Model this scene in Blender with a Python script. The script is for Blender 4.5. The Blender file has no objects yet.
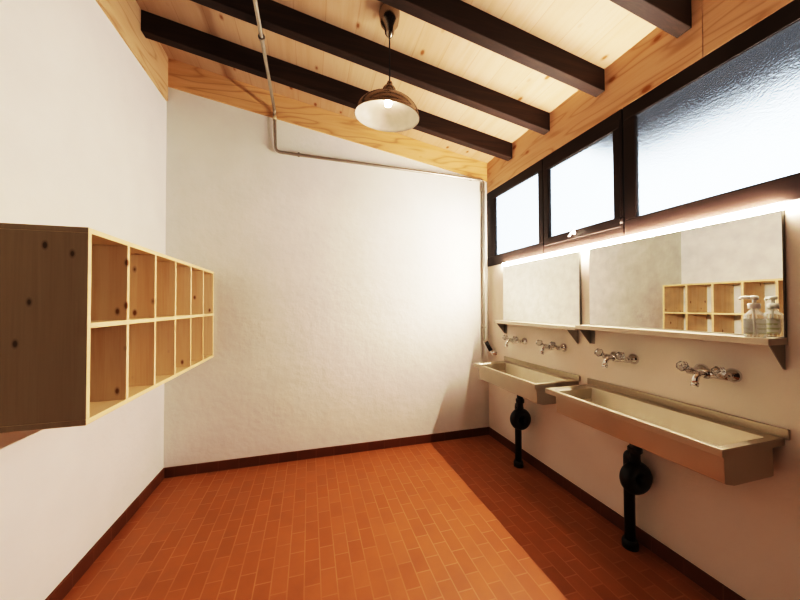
import bpy, bmesh, math, random
from mathutils import Vector, Matrix
random.seed(7)
PI = math.pi
sc = bpy.context.scene
col = sc.collection

# ------------------------------------------------------------------ room dimensions (metres)
W = 2.910            # right wall at x = W, left wall at x = 0, back wall at y = 0
YF = -4.60           # wall behind the camera
ZL, ZR = 3.348, 2.846      # ceiling height at the left / right wall
SL = (ZR - ZL) / W
def ceil_z(x): return ZL + SL * x
WB, WT = 1.752, 2.528      # window strip bottom / top

# ------------------------------------------------------------------ mesh helpers
class MB:
    def __init__(s): s.v = []; s.f = []; s.sm = []
    def add(s, vs, fs, smooth=False):
        n = len(s.v); s.v += [tuple(v) for v in vs]
        for f in fs: s.f.append([n + i for i in f]); s.sm.append(smooth)
        return s
    def box(s, x0, x1, y0, y1, z0, z1):
        x0, x1 = min(x0, x1), max(x0, x1); y0, y1 = min(y0, y1), max(y0, y1); z0, z1 = min(z0, z1), max(z0, z1)
        return s.add([(x0,y0,z0),(x1,y0,z0),(x1,y1,z0),(x0,y1,z0),(x0,y0,z1),(x1,y0,z1),(x1,y1,z1),(x0,y1,z1)],
                     [(3,2,1,0),(4,5,6,7),(0,1,5,4),(1,2,6,5),(2,3,7,6),(3,0,4,7)])
    def hexa(s, p):   # 8 points, bottom ring then top ring
        return s.add(p, [(3,2,1,0),(4,5,6,7),(0,1,5,4),(1,2,6,5),(2,3,7,6),(3,0,4,7)])
    def prism(s, poly, axis, a, b):
        def P(q, c):
            if axis == 'y': return (q[0], c, q[1])
            if axis == 'x': return (c, q[0], q[1])
            return (q[0], q[1], c)
        n = len(poly)
        vs = [P(q, a) for q in poly] + [P(q, b) for q in poly]
        fs = [tuple(range(n)), tuple(reversed(range(n, 2*n)))] + [(i, i+n, (i+1) % n + n, (i+1) % n) for i in range(n)]
        return s.add(vs, fs)
    def lathe(s, prof, origin=(0,0,0), axis=(0,0,1), seg=32, smooth=True, closed=False, cap=True):
        ax = Vector(axis).normalized()
        t = Vector((1,0,0)) if abs(ax.x) < .9 else Vector((0,1,0))
        u = ax.cross(t).normalized(); w = ax.cross(u)
        o = Vector(origin); vs = []; fs = []
        for r, h in prof:
            for k in range(seg):
                a = 2*PI*k/seg
                vs.append(o + ax*h + (u*math.cos(a) + w*math.sin(a))*r)
        m = len(prof)
        for i in range(m - 1 + (1 if closed else 0)):
            for k in range(seg):
                j = (i+1) % m; k2 = (k+1) % seg
                fs.append((i*seg+k, i*seg+k2, j*seg+k2, j*seg+k))
        s.add(vs, fs, smooth)
        if cap and not closed:
            n = len(s.v) - len(vs)
            s.f.append([n + k for k in reversed(range(seg))]); s.sm.append(False)
            s.f.append([n + (m-1)*seg + k for k in range(seg)]); s.sm.append(False)
        return s
    def tube(s, path, r, seg=14, cap=True):
        pts = [Vector(p) for p in path]; n = len(pts)
        rr = r if isinstance(r, (list, tuple)) else [r]*n
        T = []
        for i in range(n):
            d = (pts[min(i+1, n-1)] - pts[max(i-1, 0)]).normalized(); T.append(d)
        up = Vector((0,0,1)) if abs(T[0].z) < .9 else Vector((1,0,0))
        u = T[0].cross(up).normalized(); vs = []; fs = []
        for i in range(n):
            u = (u - T[i]*u.dot(T[i])).normalized(); w = T[i].cross(u)
            for k in range(seg):
                a = 2*PI*k/seg
                vs.append(pts[i] + (u*math.cos(a) + w*math.sin(a))*rr[i])
        for i in range(n-1):
            for k in range(seg):
                k2 = (k+1) % seg
                fs.append((i*seg+k, i*seg+k2, (i+1)*seg+k2, (i+1)*seg+k))
        s.add(vs, fs, True)
        if cap:
            b = len(s.v) - len(vs)
            s.f.append([b + k for k in reversed(range(seg))]); s.sm.append(False)
            s.f.append([b + (n-1)*seg + k for k in range(seg)]); s.sm.append(False)
        return s
    def torus(s, c, R, r, axis, seg=36, seg2=14):
        prof = [(R + r*math.cos(2*PI*k/seg2), r*math.sin(2*PI*k/seg2)) for k in range(seg2)]
        return s.lathe(prof, c, axis, seg, True, closed=True)
    def build(s, name, mat, parent=None, bevel=0, kind=None, bseg=2):
        me = bpy.data.meshes.new(name); me.from_pydata(s.v, [], s.f)
        bm = bmesh.new(); bm.from_mesh(me); bmesh.ops.recalc_face_normals(bm, faces=bm.faces); 
        bm.to_mesh(me); bm.free()
        for p, f in zip(me.polygons, s.sm): p.use_smooth = f
        o = bpy.data.objects.new(name, me); col.objects.link(o)
        me.materials.append(mat)
        if parent: o.parent = parent
        if bevel:
            m = o.modifiers.new('bevel', 'BEVEL'); m.width = bevel; m.segments = bseg; m.limit_method = 'ANGLE'; m.angle_limit = math.radians(40)
            m.harden_normals = False
        if kind: o['kind'] = kind
        return o

def fillet(path, rad, n=7):
    P = [Vector(p) for p in path]; out = [P[0]]
    for i in range(1, len(P)-1):
        a, b, c = P[i-1], P[i], P[i+1]
        d1 = (a-b).normalized(); d2 = (c-b).normalized()
        r = min(rad, (a-b).length*.49, (c-b).length*.49)
        p1 = b + d1*r; p2 = b + d2*r
        for k in range(n+1):
            t = k/n; out.append(p1*(1-t)**2 + b*2*t*(1-t) + p2*t*t)
    out.append(P[-1]); return out

def thing(name, label, cat, loc=(0,0,0), group=None):
    o = bpy.data.objects.new(name, None); col.objects.link(o); o.location = loc; o.empty_display_size = .1
    o['label'] = label; o['category'] = cat
    if group: o['group'] = group
    return o
def dup(root, loc, label):
    r = root.copy(); col.objects.link(r); r.location = loc; r['label'] = label
    for ch in list(root.children):
        c = ch.copy(); col.objects.link(c); c.parent = r
        for g in list(ch.children):
            d = g.copy(); col.objects.link(d); d.parent = c
    return r

# ------------------------------------------------------------------ materials
def lin(c):
    c = [x/255 for x in c]
    return tuple((x/12.92 if x <= .04045 else ((x+.055)/1.055)**2.4) for x in c) + (1,)
def new_mat(name):
    m = bpy.data.materials.new(name); m.use_nodes = True
    nt = m.node_tree; b = nt.nodes['Principled BSDF']
    return m, nt, b
class N:
    def __init__(s, nt): s.nt = nt
    def n(s, t, **k):
        x = s.nt.nodes.new(t)
        for a, v in k.items():
            if a.startswith('i_'): x.inputs[a[2:].replace('_', ' ')].default_value = v
            else: setattr(x, a, v)
        return x
    def l(s, a, b): s.nt.links.new(a, b)
    def math(s, op, a, b=None):
        x = s.nt.nodes.new('ShaderNodeMath'); x.operation = op
        for i, q in enumerate((a, b)):
            if q is None: continue
            if isinstance(q, (int, float)): x.inputs[i].default_value = q
            else: s.l(q, x.inputs[i])
        return x.outputs[0]
    def ramp(s, fac, stops):
        x = s.nt.nodes.new('ShaderNodeValToRGB'); cr = x.color_ramp
        while len(cr.elements) < len(stops): cr.elements.new(.5)
        for e, (p, c) in zip(cr.elements, stops): e.position = p; e.color = c
        s.l(fac, x.inputs[0]); return x.outputs[0]
    def mix(s, fac, a, b, mode='MIX'):
        x = s.nt.nodes.new('ShaderNodeMix'); x.data_type = 'RGBA'; x.blend_type = mode
        for sock, q in ((x.inputs[0], fac), (x.inputs[6], a), (x.inputs[7], b)):
            if isinstance(q, (int, float, tuple)): sock.default_value = q
            else: s.l(q, sock)
        return x.outputs[2]
def g(v): return (v, v, v, 1)

def simple(name, c, rough=.5, metal=0, **k):
    m, nt, b = new_mat(name)
    b.inputs['Base Color'].default_value = lin(c); b.inputs['Roughness'].default_value = rough; b.inputs['Metallic'].default_value = metal
    for a, v in k.items(): b.inputs[a.replace('_', ' ')].default_value = v
    # faint procedural variation so no surface is perfectly flat
    h = N(nt); t = h.n('ShaderNodeTexCoord'); nz = h.n('ShaderNodeTexNoise', i_Scale=18., i_Detail=4.)
    h.l(t.outputs['Object'], nz.inputs['Vector'])
    cc = lin(c)
    d = tuple(x*.9 for x in cc[:3]) + (1,); e = tuple(min(1, x*1.06) for x in cc[:3]) + (1,)
    h.l(h.ramp(nz.outputs[0], [(.3, d), (.7, e)]), b.inputs['Base Color'])
    return m

def plaster(name, c, bump=.25, scale=38., warm=None):
    m, nt, b = new_mat(name); h = N(nt)
    t = h.n('ShaderNodeTexCoord')
    n1 = h.n('ShaderNodeTexNoise', i_Scale=scale, i_Detail=6., i_Roughness=.6); h.l(t.outputs['Object'], n1.inputs['Vector'])
    n2 = h.n('ShaderNodeTexNoise', i_Scale=3.2, i_Detail=3.); h.l(t.outputs['Object'], n2.inputs['Vector'])
    v = h.n('ShaderNodeTexVoronoi', i_Scale=scale*.55); v.feature = 'SMOOTH_F1'; h.l(t.outputs['Object'], v.inputs['Vector'])
    cc = lin(c); d = tuple(x*.95 for x in cc[:3]) + (1,)
    h.l(h.ramp(n2.outputs[0], [(.3, d), (.65, cc)]), b.inputs['Base Color'])
    hh = h.math('ADD', h.math('MULTIPLY', n1.outputs[0], .7), h.math('MULTIPLY', v.outputs[0], .5))
    hh = h.math('ADD', hh, h.math('MULTIPLY', n2.outputs[0], 1.2))
    bp = h.n('ShaderNodeBump', i_Strength=bump, i_Distance=.01); h.l(hh, bp.inputs['Height']); h.l(bp.outputs[0], b.inputs['Normal'])
    b.inputs['Roughness'].default_value = .85
    return m

def wood(name, light, mid, dark, grain='y', knots=1.0, knot_scale=5., lam=None, lam_axis='x', seam=.0, rough=.55, wild=False, sc_=1., fine=.25):
    """sawn timber: stretched grain noise, lamella tone steps, knots, optional plank seams"""
    m, nt, b = new_mat(name); h = N(nt)
    t = h.n('ShaderNodeTexCoord'); oi = h.n('ShaderNodeObjectInfo')
    off = h.n('ShaderNodeCombineXYZ')
    for i, k in enumerate((13.1, 7.7, 5.3)): h.l(h.math('MULTIPLY', oi.outputs['Random'], k), off.inputs[i])
    add = h.n('ShaderNodeVectorMath', operation='ADD'); h.l(t.outputs['Object'], add.inputs[0]); h.l(off.outputs[0], add.inputs[1])
    co = add.outputs[0]
    ai = 'xyz'.index(grain)
    def mapped(along, across):
        mp = h.n('ShaderNodeMapping'); s3 = [across]*3; s3[ai] = along
        mp.inputs['Scale'].default_value = s3; h.l(co, mp.inputs['Vector']); return mp.outputs[0]
    nA = h.n('ShaderNodeTexNoise', i_Scale=1., i_Detail=5., i_Roughness=.55, i_Distortion=.6); h.l(mapped(.9*sc_, 11*sc_), nA.inputs['Vector'])
    nF = h.n('ShaderNodeTexNoise', i_Scale=1., i_Detail=3.); h.l(mapped(4., 140.), nF.inputs['Vector'])
    fac = h.math('ADD', h.math('MULTIPLY', nA.outputs[0], 1-fine), h.math('MULTIPLY', nF.outputs[0], fine))
    c = h.ramp(fac, [(.28, mid), (.5, light), (.72, mid)])
    if wild:
        nd = h.n('ShaderNodeTexNoise', i_Scale=1., i_Detail=2., i_Roughness=.45); h.l(mapped(.8, 6.), nd.inputs['Vector'])
        rings = h.math('FRACT', h.math('MULTIPLY', nd.outputs[0], 8.))
        tri = h.math('ABSOLUTE', h.math('SUBTRACT', rings, .5))
        line = h.ramp(tri, [(.0, g(1)), (.10, g(.3)), (.22, g(0))])
        c = h.mix(h.math('MULTIPLY', line, .42), c, dark)
    if lam:
        sep = h.n('ShaderNodeSeparateXYZ'); h.l(co, sep.inputs[0])
        q = h.math('DIVIDE', sep.outputs['xyz'.index(lam_axis)], lam)
        wn = h.n('ShaderNodeTexWhiteNoise', noise_dimensions='1D'); h.l(h.math('FLOOR', q), wn.inputs['W'])
        c = h.mix(h.ramp(wn.outputs[0], [(0, g(0)), (1, g(.38))]), c, mid)
        if seam:
            fr = h.math('ABSOLUTE', h.math('SUBTRACT', h.math('FRACT', q), .5))
            c = h.mix(h.math('MULTIPLY', h.math('GREATER_THAN', fr, .5-.0025/lam), seam), c, dark)
    if knots:
        vo = h.n('ShaderNodeTexVoronoi', i_Scale=knot_scale, i_Randomness=1.)
        h.l(mapped(.55, 1.0), vo.inputs['Vector'])
        sepc = h.n('ShaderNodeSeparateColor'); h.l(vo.outputs['Color'], sepc.inputs[0])
        gate = h.math('LESS_THAN', sepc.outputs[0], knots)
        kn = h.ramp(vo.outputs['Distance'], [(0, g(1)), (.085, g(.9)), (.115, g(.35)), (.18, g(0))])
        c = h.mix(h.math('MULTIPLY', kn, gate), c, dark)
    h.l(c, b.inputs['Base Color']); b.inputs['Roughness'].default_value = rough
    b.inputs['Specular IOR Level'].default_value = .3
    bp = h.n('ShaderNodeBump', i_Strength=.12, i_Distance=.003); h.l(fac, bp.inputs['Height']); h.l(bp.outputs[0], b.inputs['Normal'])
    return m

def tiles(name, along, across, run, w, c1, c2, mortar, rough, mort=.0035):
    """terracotta tiles laid in running bond; along/across/run pick the coordinates"""
    m, nt, b = new_mat(name); h = N(nt)
    t = h.n('ShaderNodeTexCoord'); sep = h.n('ShaderNodeSeparateXYZ'); h.l(t.outputs['Object'], sep.inputs[0])
    cb = h.n('ShaderNodeCombineXYZ'); h.l(sep.outputs['xyz'.index(along)], cb.inputs[0]); h.l(sep.outputs['xyz'.index(across)], cb.inputs[1])
    br = h.n('ShaderNodeTexBrick', offset=.5, offset_frequency=2, squash=1., squash_frequency=2)
    br.inputs['Scale'].default_value = 1.; br.inputs['Mortar Size'].default_value = mort; br.inputs['Mortar Smooth'].default_value = .2
    br.inputs['Bias'].default_value = 0.; br.inputs['Brick Width'].default_value = run; br.inputs['Row Height'].default_value = w
    br.inputs['Color1'].default_value = c1; br.inputs['Color2'].default_value = c2; br.inputs['Mortar'].default_value = mortar
    h.l(cb.outputs[0], br.inputs['Vector'])
    nz = h.n('ShaderNodeTexNoise', i_Scale=7., i_Detail=6., i_Roughness=.65); h.l(t.outputs['Object'], nz.inputs['Vector'])
    nw = h.n('ShaderNodeTexNoise', i_Scale=3.1, i_Detail=2.); h.l(t.outputs['Object'], nw.inputs['Vector'])
    b.inputs['Specular IOR Level'].default_value = .3
    c = h.mix(.35, br.outputs['Color'], h.ramp(nz.outputs[0], [(.3, g(.55)), (.7, g(1))]), 'MULTIPLY')
    # grout is worn in and dirty in places: it only shows light here and there
    tone = h.mix(.5, c1, c2)
    c = h.mix(h.math('MULTIPLY', br.outputs['Fac'], h.ramp(nw.outputs[0], [(.38, g(.65)), (.6, g(.08))])), c, tone)
    h.l(c, b.inputs['Base Color'])
    h.l(h.ramp(nz.outputs[0], [(.3, g(rough-.08)), (.7, g(rough+.12))]), b.inputs['Roughness'])
    bp = h.n('ShaderNodeBump', i_Strength=.25, i_Distance=.002, invert=True); h.l(br.outputs['Fac'], bp.inputs['Height']); h.l(bp.outputs[0], b.inputs['Normal'])
    return m

def brushed(name, c, rough=.3, metal=1.):
    m, nt, b = new_mat(name); h = N(nt)
    t = h.n('ShaderNodeTexCoord')
    n2 = h.n('ShaderNodeTexNoise', i_Scale=5., i_Detail=3.); h.l(t.outputs['Object'], n2.inputs['Vector'])
    cc = lin(c)
    h.l(h.ramp(n2.outputs[0], [(.3, tuple(x*.9 for x in cc[:3])+(1,)), (.7, cc)]), b.inputs['Base Color'])
    b.inputs['Metallic'].default_value = metal
    h.l(h.ramp(n2.outputs[0], [(.25, g(rough-.04)), (.75, g(rough+.06))]), b.inputs['Roughness'])
    return m

def emit(name, c, st):
    m, nt, b = new_mat(name); b.inputs['Base Color'].default_value = lin(c)
    b.inputs['Emission Color'].default_value = lin(c); b.inputs['Emission Strength'].default_value = st
    return m

M = {}
M['wall'] = plaster('white_plaster', (241, 239, 235), .22, 36)
M['wall_back'] = plaster('rough_white_plaster', (241, 239, 233), .38, 26)
M['wall_right'] = plaster('right_wall_plaster', (234, 224, 211), .2, 40)
M['floor'] = tiles('terracotta_tiles', 'y', 'x', .155, .0772, lin((174, 112, 69)), lin((165, 104, 62)), lin((186, 130, 90)), .45)
M['base_x'] = tiles('terracotta_skirting_back', 'x', 'z', .155, .20, lin((114, 68, 44)), lin((104, 60, 38)), lin((128, 86, 62)), .5, .003)
M['base_y'] = tiles('terracotta_skirting_side', 'y', 'z', .155, .20, lin((114, 68, 44)), lin((104, 60, 38)), lin((128, 86, 62)), .5, .003)
M['ceiling'] = wood('spruce_ceiling', lin((198, 171, 145)), lin((187, 157, 127)), lin((140, 92, 48)), 'y', .55, 9.5, .19, 'x', .22, .6, fine=.12)
M['band_x'] = wood('plywood_band_back', lin((224, 186, 142)), lin((209, 164, 114)), lin((150, 92, 38)), 'x', .6, 8., wild=True, rough=.55)
M['band_y'] = wood('plywood_band_side', lin((220, 190, 156)), lin((209, 174, 136)), lin((158, 104, 52)), 'y', .2, 7., wild=True, rough=.55)
M['beam'] = wood('dark_stained_timber', lin((46, 32, 25)), lin((70, 50, 38)), lin((34, 24, 19)), 'x', .25, 6., rough=.6)
def pine(n, gr, la): return wood(n, lin((244, 220, 184)), lin((228, 190, 142)), lin((140, 88, 46)), gr, .9, 14., .085, la, 0, .5)
M['pine_z'] = pine('pine_upright', 'z', 'x')
M['pine_y'] = wood('pine_board', lin((244, 222, 182)), lin((236, 208, 162)), lin((150, 96, 46)), 'y', .6, 11., .085, 'x', 0, .5)
M['pine_end_shade'] = wood('shaded_pine_end', lin((156, 138, 112)), lin((142, 122, 96)), lin((76, 56, 38)), 'z', .8, 15., .085, 'x', 0, .6)  # same pine, darkened to paint in the shade on the near end
M['frame'] = wood('dark_stained_frame', lin((42, 31, 27)), lin((35, 26, 23)), lin((26, 18, 15)), 'y', 0, rough=.42)
M['dark_board'] = wood('dark_board_wall', lin((60, 46, 36)), lin((50, 38, 30)), lin((30, 22, 18)), 'z', 0, lam=.12, lam_axis='x', seam=.6)  # boards of the unseen front wall, made dark to cut bounce light
M['steel'] = brushed('brushed_stainless', (190, 181, 164), .36, .75)
M['shelf'] = brushed('satin_stainless_shelf', (216, 208, 194), .4, .45)
M['basin'] = brushed('matt_stainless', (222, 216, 202), .42, .6)
M['steel_dark'] = brushed('brushed_stainless_bracket', (166, 160, 150), .4, .6)
M['chrome'] = simple('chrome', (225, 225, 226), .07, 1.)
M['pipe'] = simple('galvanised_pipe', (186, 180, 170), .38, .85)
M['copper'] = simple('pale_joint', (222, 208, 180), .4, .3)
M['black'] = simple('black_plastic', (17, 17, 18), .38)
M['nickel'] = simple('brushed_nickel', (160, 150, 136), .22, 1.)
M['enamel'] = simple('white_enamel', (150, 144, 137), .5)
M['cord'] = simple('black_flex', (20, 18, 17), .6)
M['white_pl'] = simple('white_plastic', (244, 244, 240), .3)
M['eave'] = simple('dark_soffit', (40, 41, 46), .8)
M['mirror'] = simple('mirror_glass', (236, 238, 234), .012, 1.)
M['mirror_edge'] = simple('mirror_edge', (120, 118, 108), .3, .6)
M['led'] = emit('led_diffuser', (255, 240, 223), 360.)
M['bulb'] = emit('warm_bulb', (255, 232, 204), 110.)

def frosted(name):
    m = bpy.data.materials.new(name); m.use_nodes = True; nt = m.node_tree; h = N(nt)
    for x in list(nt.nodes): nt.nodes.remove(x)
    out = h.n('ShaderNodeOutputMaterial'); t = h.n('ShaderNodeTexCoord')
    nz = h.n('ShaderNodeTexNoise', i_Scale=200., i_Detail=3., i_Roughness=.6); h.l(t.outputs['Object'], nz.inputs['Vector'])
    vo = h.n('ShaderNodeTexVoronoi', i_Scale=130.); vo.feature = 'SMOOTH_F1'; h.l(t.outputs['Object'], vo.inputs['Vector'])
    bp = h.n('ShaderNodeBump', i_Strength=1., i_Distance=.004)
    h.l(h.math('ADD', nz.outputs[0], h.math('MULTIPLY', vo.outputs[0], .7)), bp.inputs['Height'])
    rf = h.n('ShaderNodeBsdfRefraction', i_IOR=1.15, i_Roughness=.16); rf.inputs['Color'].default_value = (.93, .97, 1, 1)
    h.l(bp.outputs[0], rf.inputs['Normal'])
    gl = h.n('ShaderNodeBsdfGlossy', i_Roughness=.15); gl.inputs['Color'].default_value = (1, 1, 1, 1); h.l(bp.outputs[0], gl.inputs['Normal'])
    mx = h.n('ShaderNodeMixShader'); mx.inputs[0].default_value = .05
    h.l(rf.outputs[0], mx.inputs[1]); h.l(gl.outputs[0], mx.inputs[2]); h.l(mx.outputs[0], out.inputs['Surface'])
    return m
M['frost'] = frosted('patterned_frosted_glass')

def clear(name, c, rough=.03, ior=1.3, tw=.92):
    m, nt, b = new_mat(name)
    b.inputs['Base Color'].default_value = lin(c); b.inputs['Roughness'].default_value = rough
    b.inputs['IOR'].default_value = ior; b.inputs['Transmission Weight'].default_value = tw
    h = N(nt); t = h.n('ShaderNodeTexCoord'); nz = h.n('ShaderNodeTexNoise', i_Scale=12.)
    h.l(t.outputs['Object'], nz.inputs['Vector'])
    h.l(h.ramp(nz.outputs[0], [(.3, g(rough)), (.7, g(rough+.04))]), b.inputs['Roughness'])
    return m
M['bottle'] = clear('clear_plastic', (252, 254, 252), .08, 1.12, .80)
M['knob'] = clear('faceted_clear_handle', (226, 226, 224), .06, 1.4)

def label_mat(name, base, marks):
    """pale bottle label with unreadable print rows (the photograph shows no legible letters)"""
    m, nt, b = new_mat(name); h = N(nt); t = h.n('ShaderNodeTexCoord'); sep = h.n('ShaderNodeSeparateXYZ'); h.l(t.outputs['Object'], sep.inputs[0])
    rows = h.math('GREATER_THAN', h.math('FRACT', h.math('MULTIPLY', sep.outputs[2], 55.)), .62)
    nz = h.n('ShaderNodeTexNoise', i_Scale=70., i_Detail=1.); h.l(t.outputs['Object'], nz.inputs['Vector'])
    bits = h.math('GREATER_THAN', nz.outputs[0], .5)
    h.l(h.mix(h.math('MULTIPLY', h.math('MULTIPLY', rows, bits), .8), lin(base), lin(marks)), b.inputs['Base Color'])
    b.inputs['Roughness'].default_value = .45
    return m
M['label_a'] = label_mat('printed_label_plain', (248, 248, 242), (190, 190, 176))
M['label_b'] = label_mat('printed_label_green', (252, 252, 248), (214, 218, 170))

# ------------------------------------------------------------------ the setting
T = .2
MB().box(-T, W+T, YF-T, T, -.2, 0).build('floor', M['floor'], kind='structure')
MB().prism([(-T, -.0), (0, 0), (0, ZL+.05), (-T, ZL+.05)], 'y', YF-T, T).build('wall_left', M['wall'], kind='structure')
MB().prism([(0, 0), (W, 0), (W, ZR), (0, ZL)], 'y', 0, T).build('wall_back', M['wall_back'], kind='structure')
MB().prism([(0, 0), (W, 0), (W, ZR), (0, ZL)], 'y', YF-T, YF).build('wall_front', M['dark_board'], kind='structure')
WE = -2.55      # the window strip ends behind the camera's view
wr = MB()
TW = .045
wr.box(W, W+TW, YF-T, T, 0, WB); wr.box(W, W+TW, YF-T, T, WT, ZR+.05); wr.box(W, W+TW, YF-T, WE, WB, WT); wr.box(W, W+TW, -.0, T, WB, WT)
wr.build('wall_right', M['wall_right'], kind='structure')
MB().prism([(-T, ceil_z(-T)), (W+T, ceil_z(W+T)), (W+T, ceil_z(W+T)+.12), (-T, ceil_z(-T)+.12)], 'y', YF-T, T).build('ceiling', M['ceiling'], kind='structure')
# skirting tiles
BH, BT = .078, .012
MB().box(0, W, 0, -BT, 0, BH).build('baseboard_back', M['base_x'], kind='structure', bevel=.002)
MB().box(0, BT, YF, -BT, 0, BH).build('baseboard_left', M['base_y'], kind='structure', bevel=.002)
MB().box(W, W-BT, YF, -BT, 0, BH).build('baseboard_right', M['base_y'], kind='structure', bevel=.002)
# plywood bands under the ceiling
PT = .014
MB().prism([(0, 3.1185), (W, 2.6538), (W, ZR), (0, ZL)], 'y', 0, -PT).build('trim_1', M['band_x'], kind='structure')
MB().prism([(0, 2.992), (PT, 2.992), (PT, ceil_z(PT)), (0, ZL)], 'y', YF, -PT).build('trim_2', M['band_y'], kind='structure')
for i, (a, b) in enumerate(((-PT, -1.8985), (-1.9015, YF))):
    MB().prism([(W, WT), (W-.005, WT), (W-.005, ceil_z(W-.005)), (W, ZR)], 'y', a, b).build('trim_%d' % (3+i), M['band_y'], kind='structure')

# windows: dark frames with patterned glass
FX0, FX1 = W-.004, W+.03
def window(name, y0, y1, gy0, gy1, gz0=1.850, gz1=2.443):
    f = MB()
    f.box(FX0, FX1, y0, y1, WB, gz0); f.box(FX0, FX1, y0, y1, gz1, WT)
    f.box(FX0, FX1, y0, gy0, gz0, gz1); f.box(FX0, FX1, gy1, y1, gz0, gz1)
    fr = f.build(name, M['frame'], bevel=.004, kind='structure')
    MB().box(W+.007, W+.012, gy0, gy1, gz0, gz1).build('glass_pane', M['frost'], fr)
    b = MB(); t = .004   # glazing bead
    for (a, c, z0, z1) in ((gy0, gy1, gz0, gz0+t), (gy0, gy1, gz1-t, gz1), (gy0, gy0-t, gz0, gz1), (gy1+t, gy1, gz0, gz1)):
        b.box(W+.001, W+.007, a, c, z0, z1)
    b.build('glazing_bead', M['frame'], fr)
    return fr
window('window_1', -.001, -.824, -.140, -.771)
w2 = window('window_2', -.830, -1.492, -.884, -1.436, 1.876, 2.420)
window('window_3', -1.498, WE, -1.566, -2.48)
sash = MB()     # raised sash of the tilting window
for (a, c, z0, z1) in ((-.840, -1.480, 1.818, 1.876), (-.840, -1.480, 2.420, 2.470), (-.840, -.884, 1.876, 2.420), (-1.436, -1.480, 1.876, 2.420)):
    sash.box(FX0-.005, FX0, a, c, z0, z1)
sash.build('sash', M['frame'], w2, bevel=.003)
hd = MB()
hd.lathe([(.013, 0), (.013, .006)], (FX0-.010, -1.140, 1.856), (-1, 0, 0), 20)
hd.tube(fillet([(FX0-.012, -1.140, 1.856), (FX0-.040, -1.140, 1.860), (FX0-.046, -1.180, 1.868)], .012), .0075, 12)
hd.tube([(FX0-.030, -1.140, 1.866), (FX0-.044, -1.127, 1.832)], .008, 12)
ho = hd.build('handle', M['white_pl'], w2); ho['label'] = 'white metal window handle'
hg = MB(); hg.tube([(FX0-.008, -1.486, 1.835), (FX0-.008, -1.486, 1.870)], .007, 10)
hg.build('hinge', M['frame'], w2)

# roof overhang outside, seen as the dark zone through the glass
MB().box(W+TW+.01, W+.86, YF, -.95, 2.60, 2.78).build('roof_overhang', M['eave'], kind='structure')

# ------------------------------------------------------------------ ceiling beams
BHT, BWD = .142, .066
beam_labels = ['dark brown ceiling beam nearest the white back wall',
               'second dark ceiling beam from the back wall, behind the pendant lamp cord',
               'third dark ceiling beam from the back wall, in front of the lamp canopy',
               'dark ceiling beam farthest from the back wall, only its right end in view']
bm = MB()
xs = [PT, W-.005]
bm.hexa([(xs[0], -BWD/2, ceil_z(xs[0])-BHT), (xs[1], -BWD/2, ceil_z(xs[1])-BHT), (xs[1], BWD/2, ceil_z(xs[1])-BHT), (xs[0], BWD/2, ceil_z(xs[0])-BHT),
         (xs[0], -BWD/2, ceil_z(xs[0])), (xs[1], -BWD/2, ceil_z(xs[1])), (xs[1], BWD/2, ceil_z(xs[1])), (xs[0], BWD/2, ceil_z(xs[0]))])
b0 = bm.build('ceiling_beam', M['beam'], bevel=.004)
for i, y in enumerate((-.410, -.881, -1.354, -1.826)):
    o = b0 if i == 0 else b0.copy()
    if i: col.objects.link(o)
    o.location = (0, y, 0)
    o['label'] = beam_labels[i]; o['category'] = 'beam'; o['group'] = 'dark beams under the ceiling'

# ------------------------------------------------------------------ cubby shelf on the left wall
CD, CL, CZ0, CZ1, BD = .345, 1.535, .930, 1.633, .020
cub = thing('cubby_shelf', 'long pine cubby shelf of twelve open boxes fixed on the left wall', 'shelf', (0, 0, CZ0))
H = CZ1 - CZ0
yA, yB = -.002, -CL
MB().box(0.001, CD, yA, yB, H-BD, H).build('top_board', M['pine_y'], cub, bevel=.0015)
MB().box(0.001, CD, yA, yB, 0, BD).build('bottom_board', M['pine_y'], cub, bevel=.0015)
MB().box(0.001, CD, yA-BD, yB+BD, H/2-BD/2, H/2+BD/2).build('middle_board', M['pine_y'], cub, bevel=.0015)
for y, mt in ((yA-BD/2, M['pine_z']), (yB+BD/2, M['pine_end_shade'])):
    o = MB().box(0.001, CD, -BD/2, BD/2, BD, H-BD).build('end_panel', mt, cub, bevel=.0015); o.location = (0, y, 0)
def second_material(o, mat, axis, sign):      # sawn ends take the painted shade tone, front edges the light pine
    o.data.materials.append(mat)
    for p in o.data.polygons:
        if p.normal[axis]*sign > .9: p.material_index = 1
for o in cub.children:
    if o.name.startswith(('top_board', 'bottom_board')): second_material(o, M['pine_end_shade'], 1, -1)
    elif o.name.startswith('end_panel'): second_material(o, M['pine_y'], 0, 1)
pitch = (CL - .002 - BD)/6
for row in range(2):
    z0, z1 = (BD, H/2-BD/2) if row == 0 else (H/2+BD/2, H-BD)
    for k in range(1, 6):
        o = MB().box(0.001, CD, -BD/2, BD/2, 0, z1-z0).build('divider', M['pine_z'], cub, bevel=.0015)
        o.location = (0, yA - BD/2 - k*pitch, z0)

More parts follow.
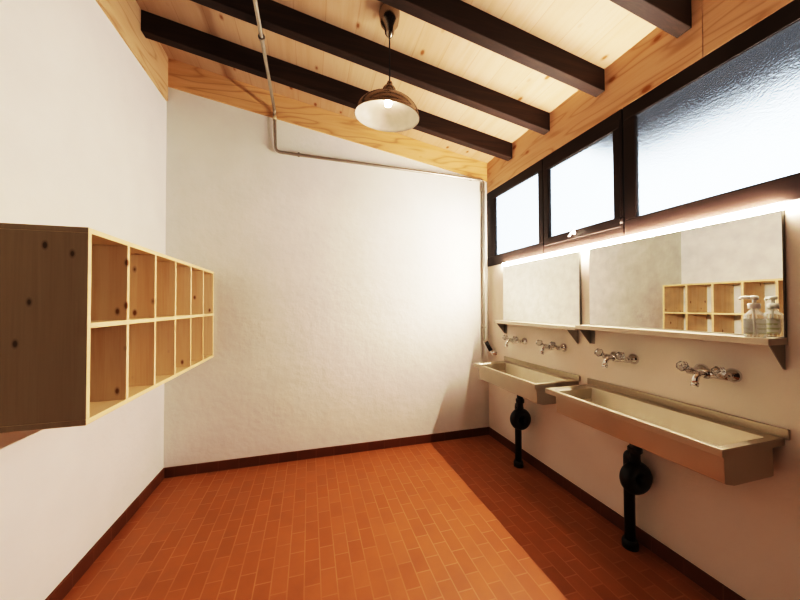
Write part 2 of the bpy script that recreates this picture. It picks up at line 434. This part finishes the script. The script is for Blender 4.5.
# ------------------------------------------------------------------ wash troughs
ZRIM, XF = .820, 2.545
def trough(y_far, y_near, label):
    t = thing('wash_trough', label, 'sink', (0, y_far, 0), 'stainless wash troughs on the right wall')
    L = y_near - y_far; up = .012 if y_far < -1 else .034
    x0, x1 = XF, W-.002
    ox0, ox1, oy0, oy1 = XF+.026, W-.066, -.030, L+.028     # opening
    # rim: flat top frame with folded-down lips
    r = MB(); zt, th = ZRIM, .004
    r.box(x0, ox0, 0, L, zt-th, zt); r.box(ox1, x1, 0, L, zt-th, zt)
    r.box(ox0, ox1, 0, oy0, zt-th, zt); r.box(ox0, ox1, oy1, L, zt-th, zt)
    r.box(x0, x0+.003, 0, L, zt-.030, zt-th); r.box(x0, x1, 0, -.003, zt-.030, zt-th); r.box(x0, x1, L+.003, L, zt-.030, zt-th)
    r.build('rim', M['steel'], t, bevel=.0012)
    # outer body: prism profile with a chamfered front bottom edge
    zb = .676
    a, c = -.072, L+.006
    o = MB(); o.prism([(x0+.016, zt-.012), (x0+.022, zb+.013), (x0+.070, zb), (W-.075, zb), (W-.075, zt-.012)], 'y', a, c)
    # cut the inside out by building the basin surface as a separate inner shell: body walls stop below the rim
    body = o
    # inner shell (open top), tapered and sloping to the drain
    i0 = [(ox0, oy0), (ox1, oy0), (ox1, oy1), (ox0, oy1)]
    bx0, bx1, by0, by1 = ox0+.020, ox1-.012, min(oy0, a)-.03, oy1+.02
    i1 = [(bx0, by0), (bx1, by0), (bx1, by1), (bx0, by1)]
    zi = .700
    # replace the closed body by body-with-cavity: outer faces + top ring + inner faces
    body = MB(); prof = [(x0+.016, zt-.006), (x0+.022, zb+.013), (x0+.070, zb), (W-.062, zb), (W-.062, zt-.006)]
    n = len(prof); vs = [(p[0], a, p[1]) for p in prof] + [(p[0], c, p[1]) for p in prof]
    fs = [tuple(range(n)), tuple(reversed(range(n, 2*n)))] + [(k, k+n, k+1+n, k+1) for k in range(n-1)]
    body.add(vs, fs)
    body.build('outer_body', M['steel'], t, bevel=.002)
    basin = MB()
    vs = [(p[0], p[1], zt-.001) for p in i0] + [(p[0], p[1], zi) for p in i1]
    basin.add(vs, [(0,1,5,4), (1,2,6,5), (2,3,7,6), (3,0,4,7), (4,5,6,7)])
    basin.build('basin', M['basin'], t, bevel=.008, bseg=3)
    MB().box(W-.014, W-.002, up, L-.016, zt-.002, zt+.038).build('upstand', M['steel'], t, bevel=.002)
    dr = MB().lathe([(.030, 0), (.030, .003), (.022, .004), (.010, .002)], ((bx0+bx1)/2+.05, L*.42, zi), (0,0,1), 24)
    dr.build('drain_strainer', M['chrome'], t)
    return t
trough(-.325, -1.150, 'long steel wash trough nearest the back wall, below two taps')
trough(-1.243, -2.137, 'long steel wash trough farthest from the back wall, standing in the right foreground')

# black waste pipes with looped trap
def drain(y, x, label, zt=.6755):
    t = thing('drain_pipe', label, 'pipe', (x, y, 0), 'black drain pipes under the wash troughs')
    top = .515
    MB().tube(fillet([(0, 0, 0), (0, 0, top), (-.012, -.045, top), (-.012, -.045, top-.06)], .032), .026, 18).build('standpipe', M['black'], t)
    MB().lathe([(.039, 0), (.039, .030), (.034, .045), (.028, .046)], (0, 0, 0), (0,0,1), 28).build('floor_collar', M['black'], t)
    MB().torus((-.012, -.047, .408), .053, .036, (.12, 1, 0)).build('trap_loop', M['black'], t)
    MB().tube([(-.014, -.046, .455), (-.014, -.046, zt)], .024, 18).build('tailpiece', M['black'], t)
    for (px, py, pz) in ((-.014, -.046, .545), (0, 0, .395)):
        MB().lathe([(.031, 0), (.034, .004), (.034, .024), (.031, .028)], (px, py, pz), (0,0,1), 10, False).build('coupling_nut', M['black'], t)
    return t
drain(-.640, 2.790, 'black drain pipe with looped trap under the trough nearest the back wall')
drain(-1.568, 2.822, 'black drain pipe with looped trap under the foreground trough')

# ------------------------------------------------------------------ shelves below the mirrors
XS, Z1, Z2 = 2.790, 1.204, 1.216
def shelf(y0, y1, ZS, label, joint=False):
    t = thing('wall_shelf', label, 'shelf', (0, y0, 0), 'stainless shelves under the mirrors')
    L = y1 - y0
    s = MB(); s.box(XS, W-.001, 0, L, ZS-.003, ZS); s.box(XS, XS+.003, 0, L, ZS-.026, ZS-.003)
    s.box(XS, W-.001, 0, -.003, ZS-.026, ZS-.003); s.box(XS, W-.001, L, L+.003, ZS-.026, ZS-.003)
    s.build('shelf_plate', M['shelf'], t, bevel=.001)
    for y in (-.008, L+.008):
        sg = 1 if y > L/2 else -1
        b = MB(); b.prism([(XS+.018, ZS-.020), (W-.001, ZS-.020), (W-.001, ZS-.125), (W-.010, ZS-.125)], 'y', y, y-.004*sg)
        if sg > 0: b.box(W-.004, W-.001, y-.004, y-.034, ZS-.125, ZS-.020)
        b.build('support_bracket', M['steel_dark'], t)
    if joint:
        MB().box(XS+.001, W-.03, L-.002, L-.080, ZS-.024, ZS-.002).build('joint_cap', M['shelf'], t, bevel=.001)
    return t
shelf(-.288, -1.160, Z1, 'narrow steel wall shelf under the mirror nearest the back wall', True)
shelf(-1.242, -2.152, Z2, 'narrow steel wall shelf under the large mirror, carrying the soap bottles')

# ------------------------------------------------------------------ mirrors
def mirror(y0, y1, ZS, label):
    z0, z1 = ZS+.002, 1.720
    t = thing('wall_mirror', label, 'mirror', (W, y0, z0), 'frameless mirrors above the shelves')
    L = y1 - y0
    MB().box(-.0165, -.001, 0, L, 0, z1-z0).build('backing', M['mirror_edge'], t)
    MB().box(-.0180, -.0166, -.001, L+.001, .001, z1-z0-.001).build('glass', M['mirror'], t)
    t.rotation_euler = (0, .0075, 0); t.location.x = W-.0045     # rests on the shelf a little proud of the wall at its foot
    return t
mirror(-.300, -1.185, Z1, 'frameless wall mirror nearest the back wall, reflecting plain white wall')
mirror(-1.265, -2.152, Z2, 'frameless wall mirror farther from the back wall, reflecting the pine cubbies')

# ------------------------------------------------------------------ light strip under the window frame
led = thing('light_strip', 'long thin glowing light strip under the window frame above the mirrors', 'light', (W, -.30, 1.722))
MB().box(-.006, -.001, 0, -1.855, 0, .029).build('housing', M['white_pl'], led)
MB().box(-.026, -.006, -.002, -1.853, .002, .026).build('diffuser', M['led'], led, bevel=.004)

# ------------------------------------------------------------------ taps
def tap(y, label):
    t = thing('mixer_tap', label, 'tap', (W, y, 1.034), 'chrome wall taps above the wash troughs')
    for s in (-1, 1):
        MB().lathe([(.031, 0), (.031, .004), (.026, .013), (.016, .021), (.013, .023), (.013, .060)], (0, s*.058, 0), (-1, 0, 0), 24).build('wall_flange', M['chrome'], t)
    b = MB(); b.tube([(-.062, -.078, 0), (-.062, .078, 0)], .0165, 18)
    b.lathe([(.0, -.024), (.016, -.020), (.022, -.006), (.022, .010), (.012, .022), (0, .024)], (-.066, 0, 0), (0,0,1), 22, cap=False)
    for s in (-1, 1):
        b.tube([(-.062, s*.066, 0), (-.096, s*.068, .016)], [.014, .010], 14)
    b.build('tap_body', M['chrome'], t)
    for s in (-1, 1):
        ax = Vector((-.9, 0, .42)).normalized()
        k = MB(); k.lathe([(.010, 0), (.021, .008), (.026, .020), (.022, .034), (.010, .040)], (-.094, s*.068, .015), ax, 7, False)
        k.build('handle', M['knob'], t, bevel=.0015)
        # chrome cap set in the middle of the faceted handle
        MB().lathe([(.008, 0), (.008, .004), (.004, .006)], Vector((-.094, s*.068, .015)) + ax*.0395, ax, 14).build('handle_cap', M['chrome'], t)
    sp = MB(); sp.tube(fillet([(-.070, 0, -.004), (-.132, 0, .002), (-.150, 0, -.040)], .03), [.013]*9 + [.0125], 16)
    sp.lathe([(.0145, 0), (.0145, .018)], (-.1495, 0, -.052), (.25, 0, 1), 16)
    sp.build('spout', M['chrome'], t)
    return t
t0 = tap(-.527, 'chrome wall tap closest to the back wall, first over the far trough')
for y, l in ((-.963, 'chrome wall tap over the near end of the trough by the back wall'),
             (-1.480, 'chrome wall tap over the far end of the foreground trough'),
             (-1.925, 'chrome wall tap farthest from the back wall, below the soap bottles')):
    dup(t0, (W, y, 1.034), l)

# ------------------------------------------------------------------ soap bottles
def bottle(x, y, rz, label, lm, la, r=.031, h=.098):
    t = thing('soap_bottle', label, 'bottle', (x, y, Z2+.0005)); t.rotation_euler = (0, 0, rz)
    prof = [(.002, 0), (r*.9, 0), (r, .006), (r, h*.70), (r*.95, h*.82), (r*.82, h*.91), (r*.6, h*.98), (.013, h+.006), (.0125, h+.014), (.002, h+.014)]
    MB().lathe(prof, (0,0,0), (0,0,1), 32).build('bottle_body', M['bottle'], t)
    lb = MB(); vs = []; fs = []; n = 16
    for i in range(n+1):
        a = la[0] + (la[1]-la[0])*i/n
        for z in (.012, h*.70): vs.append(((r+.0005)*math.cos(a), (r+.0005)*math.sin(a), z))
    fs = [(2*i, 2*i+2, 2*i+3, 2*i+1) for i in range(n)]
    lb.add(vs, fs, True); lb.build('paper_label', lm, t)
    p = MB(); p.lathe([(.0175, 0), (.0185, .002), (.0185, .020), (.015, .023)], (0,0,h+.010), (0,0,1), 24)
    p.lathe([(.006, 0), (.006, .020)], (0,0,h+.030), (0,0,1), 14)
    po = p.build('pump', M['white_pl'], t)
    q = MB(); q.lathe([(.011, 0), (.0135, .003), (.0135, .012), (.010, .016)], (0,0,h+.047), (0,0,1), 20)
    q.tube(fillet([(0, 0, h+.055), (.034, 0, h+.056), (.041, 0, h+.046)], .008), [.008, .0065] + [.006]*7 + [.0045], 12)
    q.build('nozzle', M['white_pl'], po)
    MB().tube([(0, 0, .008), (.002, 0, h+.010)], .0028, 10).build('dip_tube', M['white_pl'], t)
    return t
bottle(2.829, -2.095, math.radians(127), 'clear pump soap bottle with white pump head at the end of the shelf', M['label_b'], (-3.3, -1.0), .031, .104)

# ------------------------------------------------------------------ pendant lamp
LX, LY = 1.555, -1.151
zc = ceil_z(LX)
lamp = thing('pendant_lamp', 'brushed metal dome pendant lamp hanging from the wooden ceiling', 'lamp', (LX, LY, 0))
nrm = Vector((SL, 0, -1)).normalized()
MB().lathe([(.058, -.008), (.062, .010), (.058, .042), (.052, .072), (.030, .100), (.026, .128), (.012, .150), (.006, .152)], (0, 0, zc), (0, 0, -1), 36).build('ceiling_canopy', M['nickel'], lamp)
MB().tube([(0, 0, zc-.14), (0, 0, 2.655)], .0038, 10).build('cord', M['cord'], lamp)
Rm, zr, zd = .189, 2.462, 2.574
hang = Vector((0, 0, 2.662))
# the shade hangs slightly askew on its flex: towards the camera and the window wall
tilt = Matrix.Rotation(math.radians(7.6), 4, Vector((.928, .372, 0)))
TM = Matrix.Translation(hang) @ tilt @ Matrix.Translation(-hang)
def tilted(mb):
    mb.v = [tuple(TM @ Vector(v)) for v in mb.v]; return mb
outer = [(.006, 2.668), (.012, 2.664), (.017, 2.652), (.018, 2.640), (.030, 2.634), (.037, 2.624), (.040, 2.604), (.042, 2.588), (.047, zd+.004)]
for k in range(1, 13):
    a = PI/2*k/12
    outer.append((.047 + (Rm-.047)*math.sin(a), zr + .008 + (zd-zr-.008)*math.cos(a)**1.1))
outer += [(Rm+.004, zr+.005), (Rm+.003, zr)]
shade = tilted(MB().lathe(outer, (0,0,0), (0,0,1), 56, cap=False)).build('shade', M['nickel'], lamp)
inner = [(.004, zd-.003)] + [(.045 + (Rm-.048)*math.sin(PI/2*k/12), zr + .005 + (zd-zr-.009)*math.cos(PI/2*k/12)**1.1) for k in range(0, 13)] + [(Rm+.002, zr-.0005)]
tilted(MB().lathe(inner, (0,0,0), (0,0,1), 56, cap=False)).build('shade_lining', M['enamel'], shade)
tilted(MB().lathe([(.019, zd-.003), (.019, 2.566), (.016, 2.563)], (0,0,0), (0,0,1), 20)).build('socket', M['white_pl'], lamp)
bp = [(.010, 2.566), (.012, 2.562)] + [(.022*math.sin(PI*k/10), 2.543 + .022*math.cos(PI*k/10)) for k in range(2, 11)]
tilted(MB().lathe(bp, (0,0,0), (0,0,1), 24, cap=False)).build('bulb', M['bulb'], lamp)

# ------------------------------------------------------------------ surface pipe across ceiling and back wall
PX, PR = .812, .0125
pipe = thing('surface_pipe', 'grey metal pipe running under the beams and along the back wall', 'pipe', (0, 0, 0))
zp = ceil_z(PX) - BHT - .022
path = fillet([(PX, -3.2, zp), (PX, -.034, zp-.0), (PX+.008, -.034, 2.684), (2.846, -.034, 2.650), (2.838, -.034, .985), (2.852, -.056, .955)], .045)
MB().tube(path, PR, 14).build('pipe_run', M['pipe'], pipe)
cl = MB()
for (p, ax) in (((PX, -.80, zp), (0,1,0)), ((PX, -1.72, zp), (0,1,0)), ((1.012, -.034, 2.682), (1,0,0)), ((2.70, -.034, 2.652), (1,0,0)), ((2.842, -.034, 2.53), (0,0,1)), ((2.838, -.034, 1.12), (0,0,1))):
    c = MB().lathe([(.0128, -.008), (.0205, -.008), (.0205, .008), (.0128, .008)], p, ax, 20, False, closed=True)
    if ax == (0,1,0): c.box(p[0]-.005, p[0]+.005, p[1]-.005, p[1]+.005, p[2]+.018, p[2]+.165 if abs(p[1]+.80) > .1 and abs(p[1]+1.72) > .1 else p[2]+.165)
    else: c.box(p[0]-.005, p[0]+.005, -.014 if p[2] > 2.6 and False else -.001, -.016, p[2]-.005, p[2]+.005)
    c.build('pipe_clip', M['pipe'], pipe)
MB().tube([(PX+.001, -.034, zp-.050), (PX+.001, -.034, zp-.085)], .0165, 16).build('pale_coupling', M['copper'], pipe)
VY, VZ = -.135, .868
MB().lathe([(.026, 0), (.026, .006), (.016, .014), (.014, .040)], (W, VY, VZ), (-1,0,0), 22).build('wall_flange', M['chrome'], pipe)['label'] = 'round chrome wall flange'
MB().tube(fillet([(2.850, -.052, .965), (2.868, -.085, .920), (W-.036, VY+.012, VZ+.004), (W-.030, VY, VZ)], .02), .013, 14).build('elbow', M['chrome'], pipe)
MB().tube([(2.846, -.062, .972), (2.872, -.108, .886)], [.020, .020], 16).build('sleeve', M['black'], pipe)['label'] = 'black sleeve'

# ------------------------------------------------------------------ world and camera
w = bpy.data.worlds.new('sky'); sc.world = w; w.use_nodes = True
bg = w.node_tree.nodes['Background']; bg.inputs[0].default_value = (.88, .95, 1.0, 1); bg.inputs[1].default_value = 3.0

cam = bpy.data.cameras.new('camera'); co = bpy.data.objects.new('camera', cam); col.objects.link(co)
cam.sensor_fit = 'HORIZONTAL'; cam.sensor_width = 36; cam.lens = 313.65/800*36; cam.clip_start = .02
yaw, pit, rol = .2815, .0171, .0040
fwd = Vector((math.sin(yaw)*math.cos(pit), math.cos(yaw)*math.cos(pit), math.sin(pit)))
right = Vector((math.cos(yaw), -math.sin(yaw), 0)); up = right.cross(fwd)
# image axes as fitted: x3 = x cos r - z sin r, z3 = x sin r + z cos r
X = right*math.cos(rol) - up*math.sin(rol); Z = right*math.sin(rol) + up*math.cos(rol)
Mx = Matrix((X, Z, -fwd)).transposed().to_4x4(); Mx.translation = (1.1027, -2.9149, 1.35)
co.matrix_world = Mx
sc.camera = co

sc.view_settings.view_transform = 'Standard'; sc.view_settings.look = 'None'; sc.view_settings.exposure = 0.0
# camera-like tone response: gentle toe, long shoulder
sc.view_settings.use_curve_mapping = True
cm = sc.view_settings.curve_mapping
cm.white_level = (3, 3, 3); cm.clip_max_x = 1; cm.use_clip = True
cv = cm.curves[3]
TONE = [(0, 0), (.03, .010), (.10, .062), (.25, .26), (.5, .55), (1, .82), (1.8, .95), (3, 1)]
cv.points[0].location = (0, 0); cv.points[1].location = (1, 1)
for x, y in TONE[1:-1]: cv.points.new(x/3, y)
cm.update()
sc.cycles.use_denoising = True
sc.cycles.max_bounces = 10; sc.cycles.diffuse_bounces = 3; sc.cycles.glossy_bounces = 5; sc.cycles.transmission_bounces = 8
sc.cycles.sample_clamp_indirect = 6.0
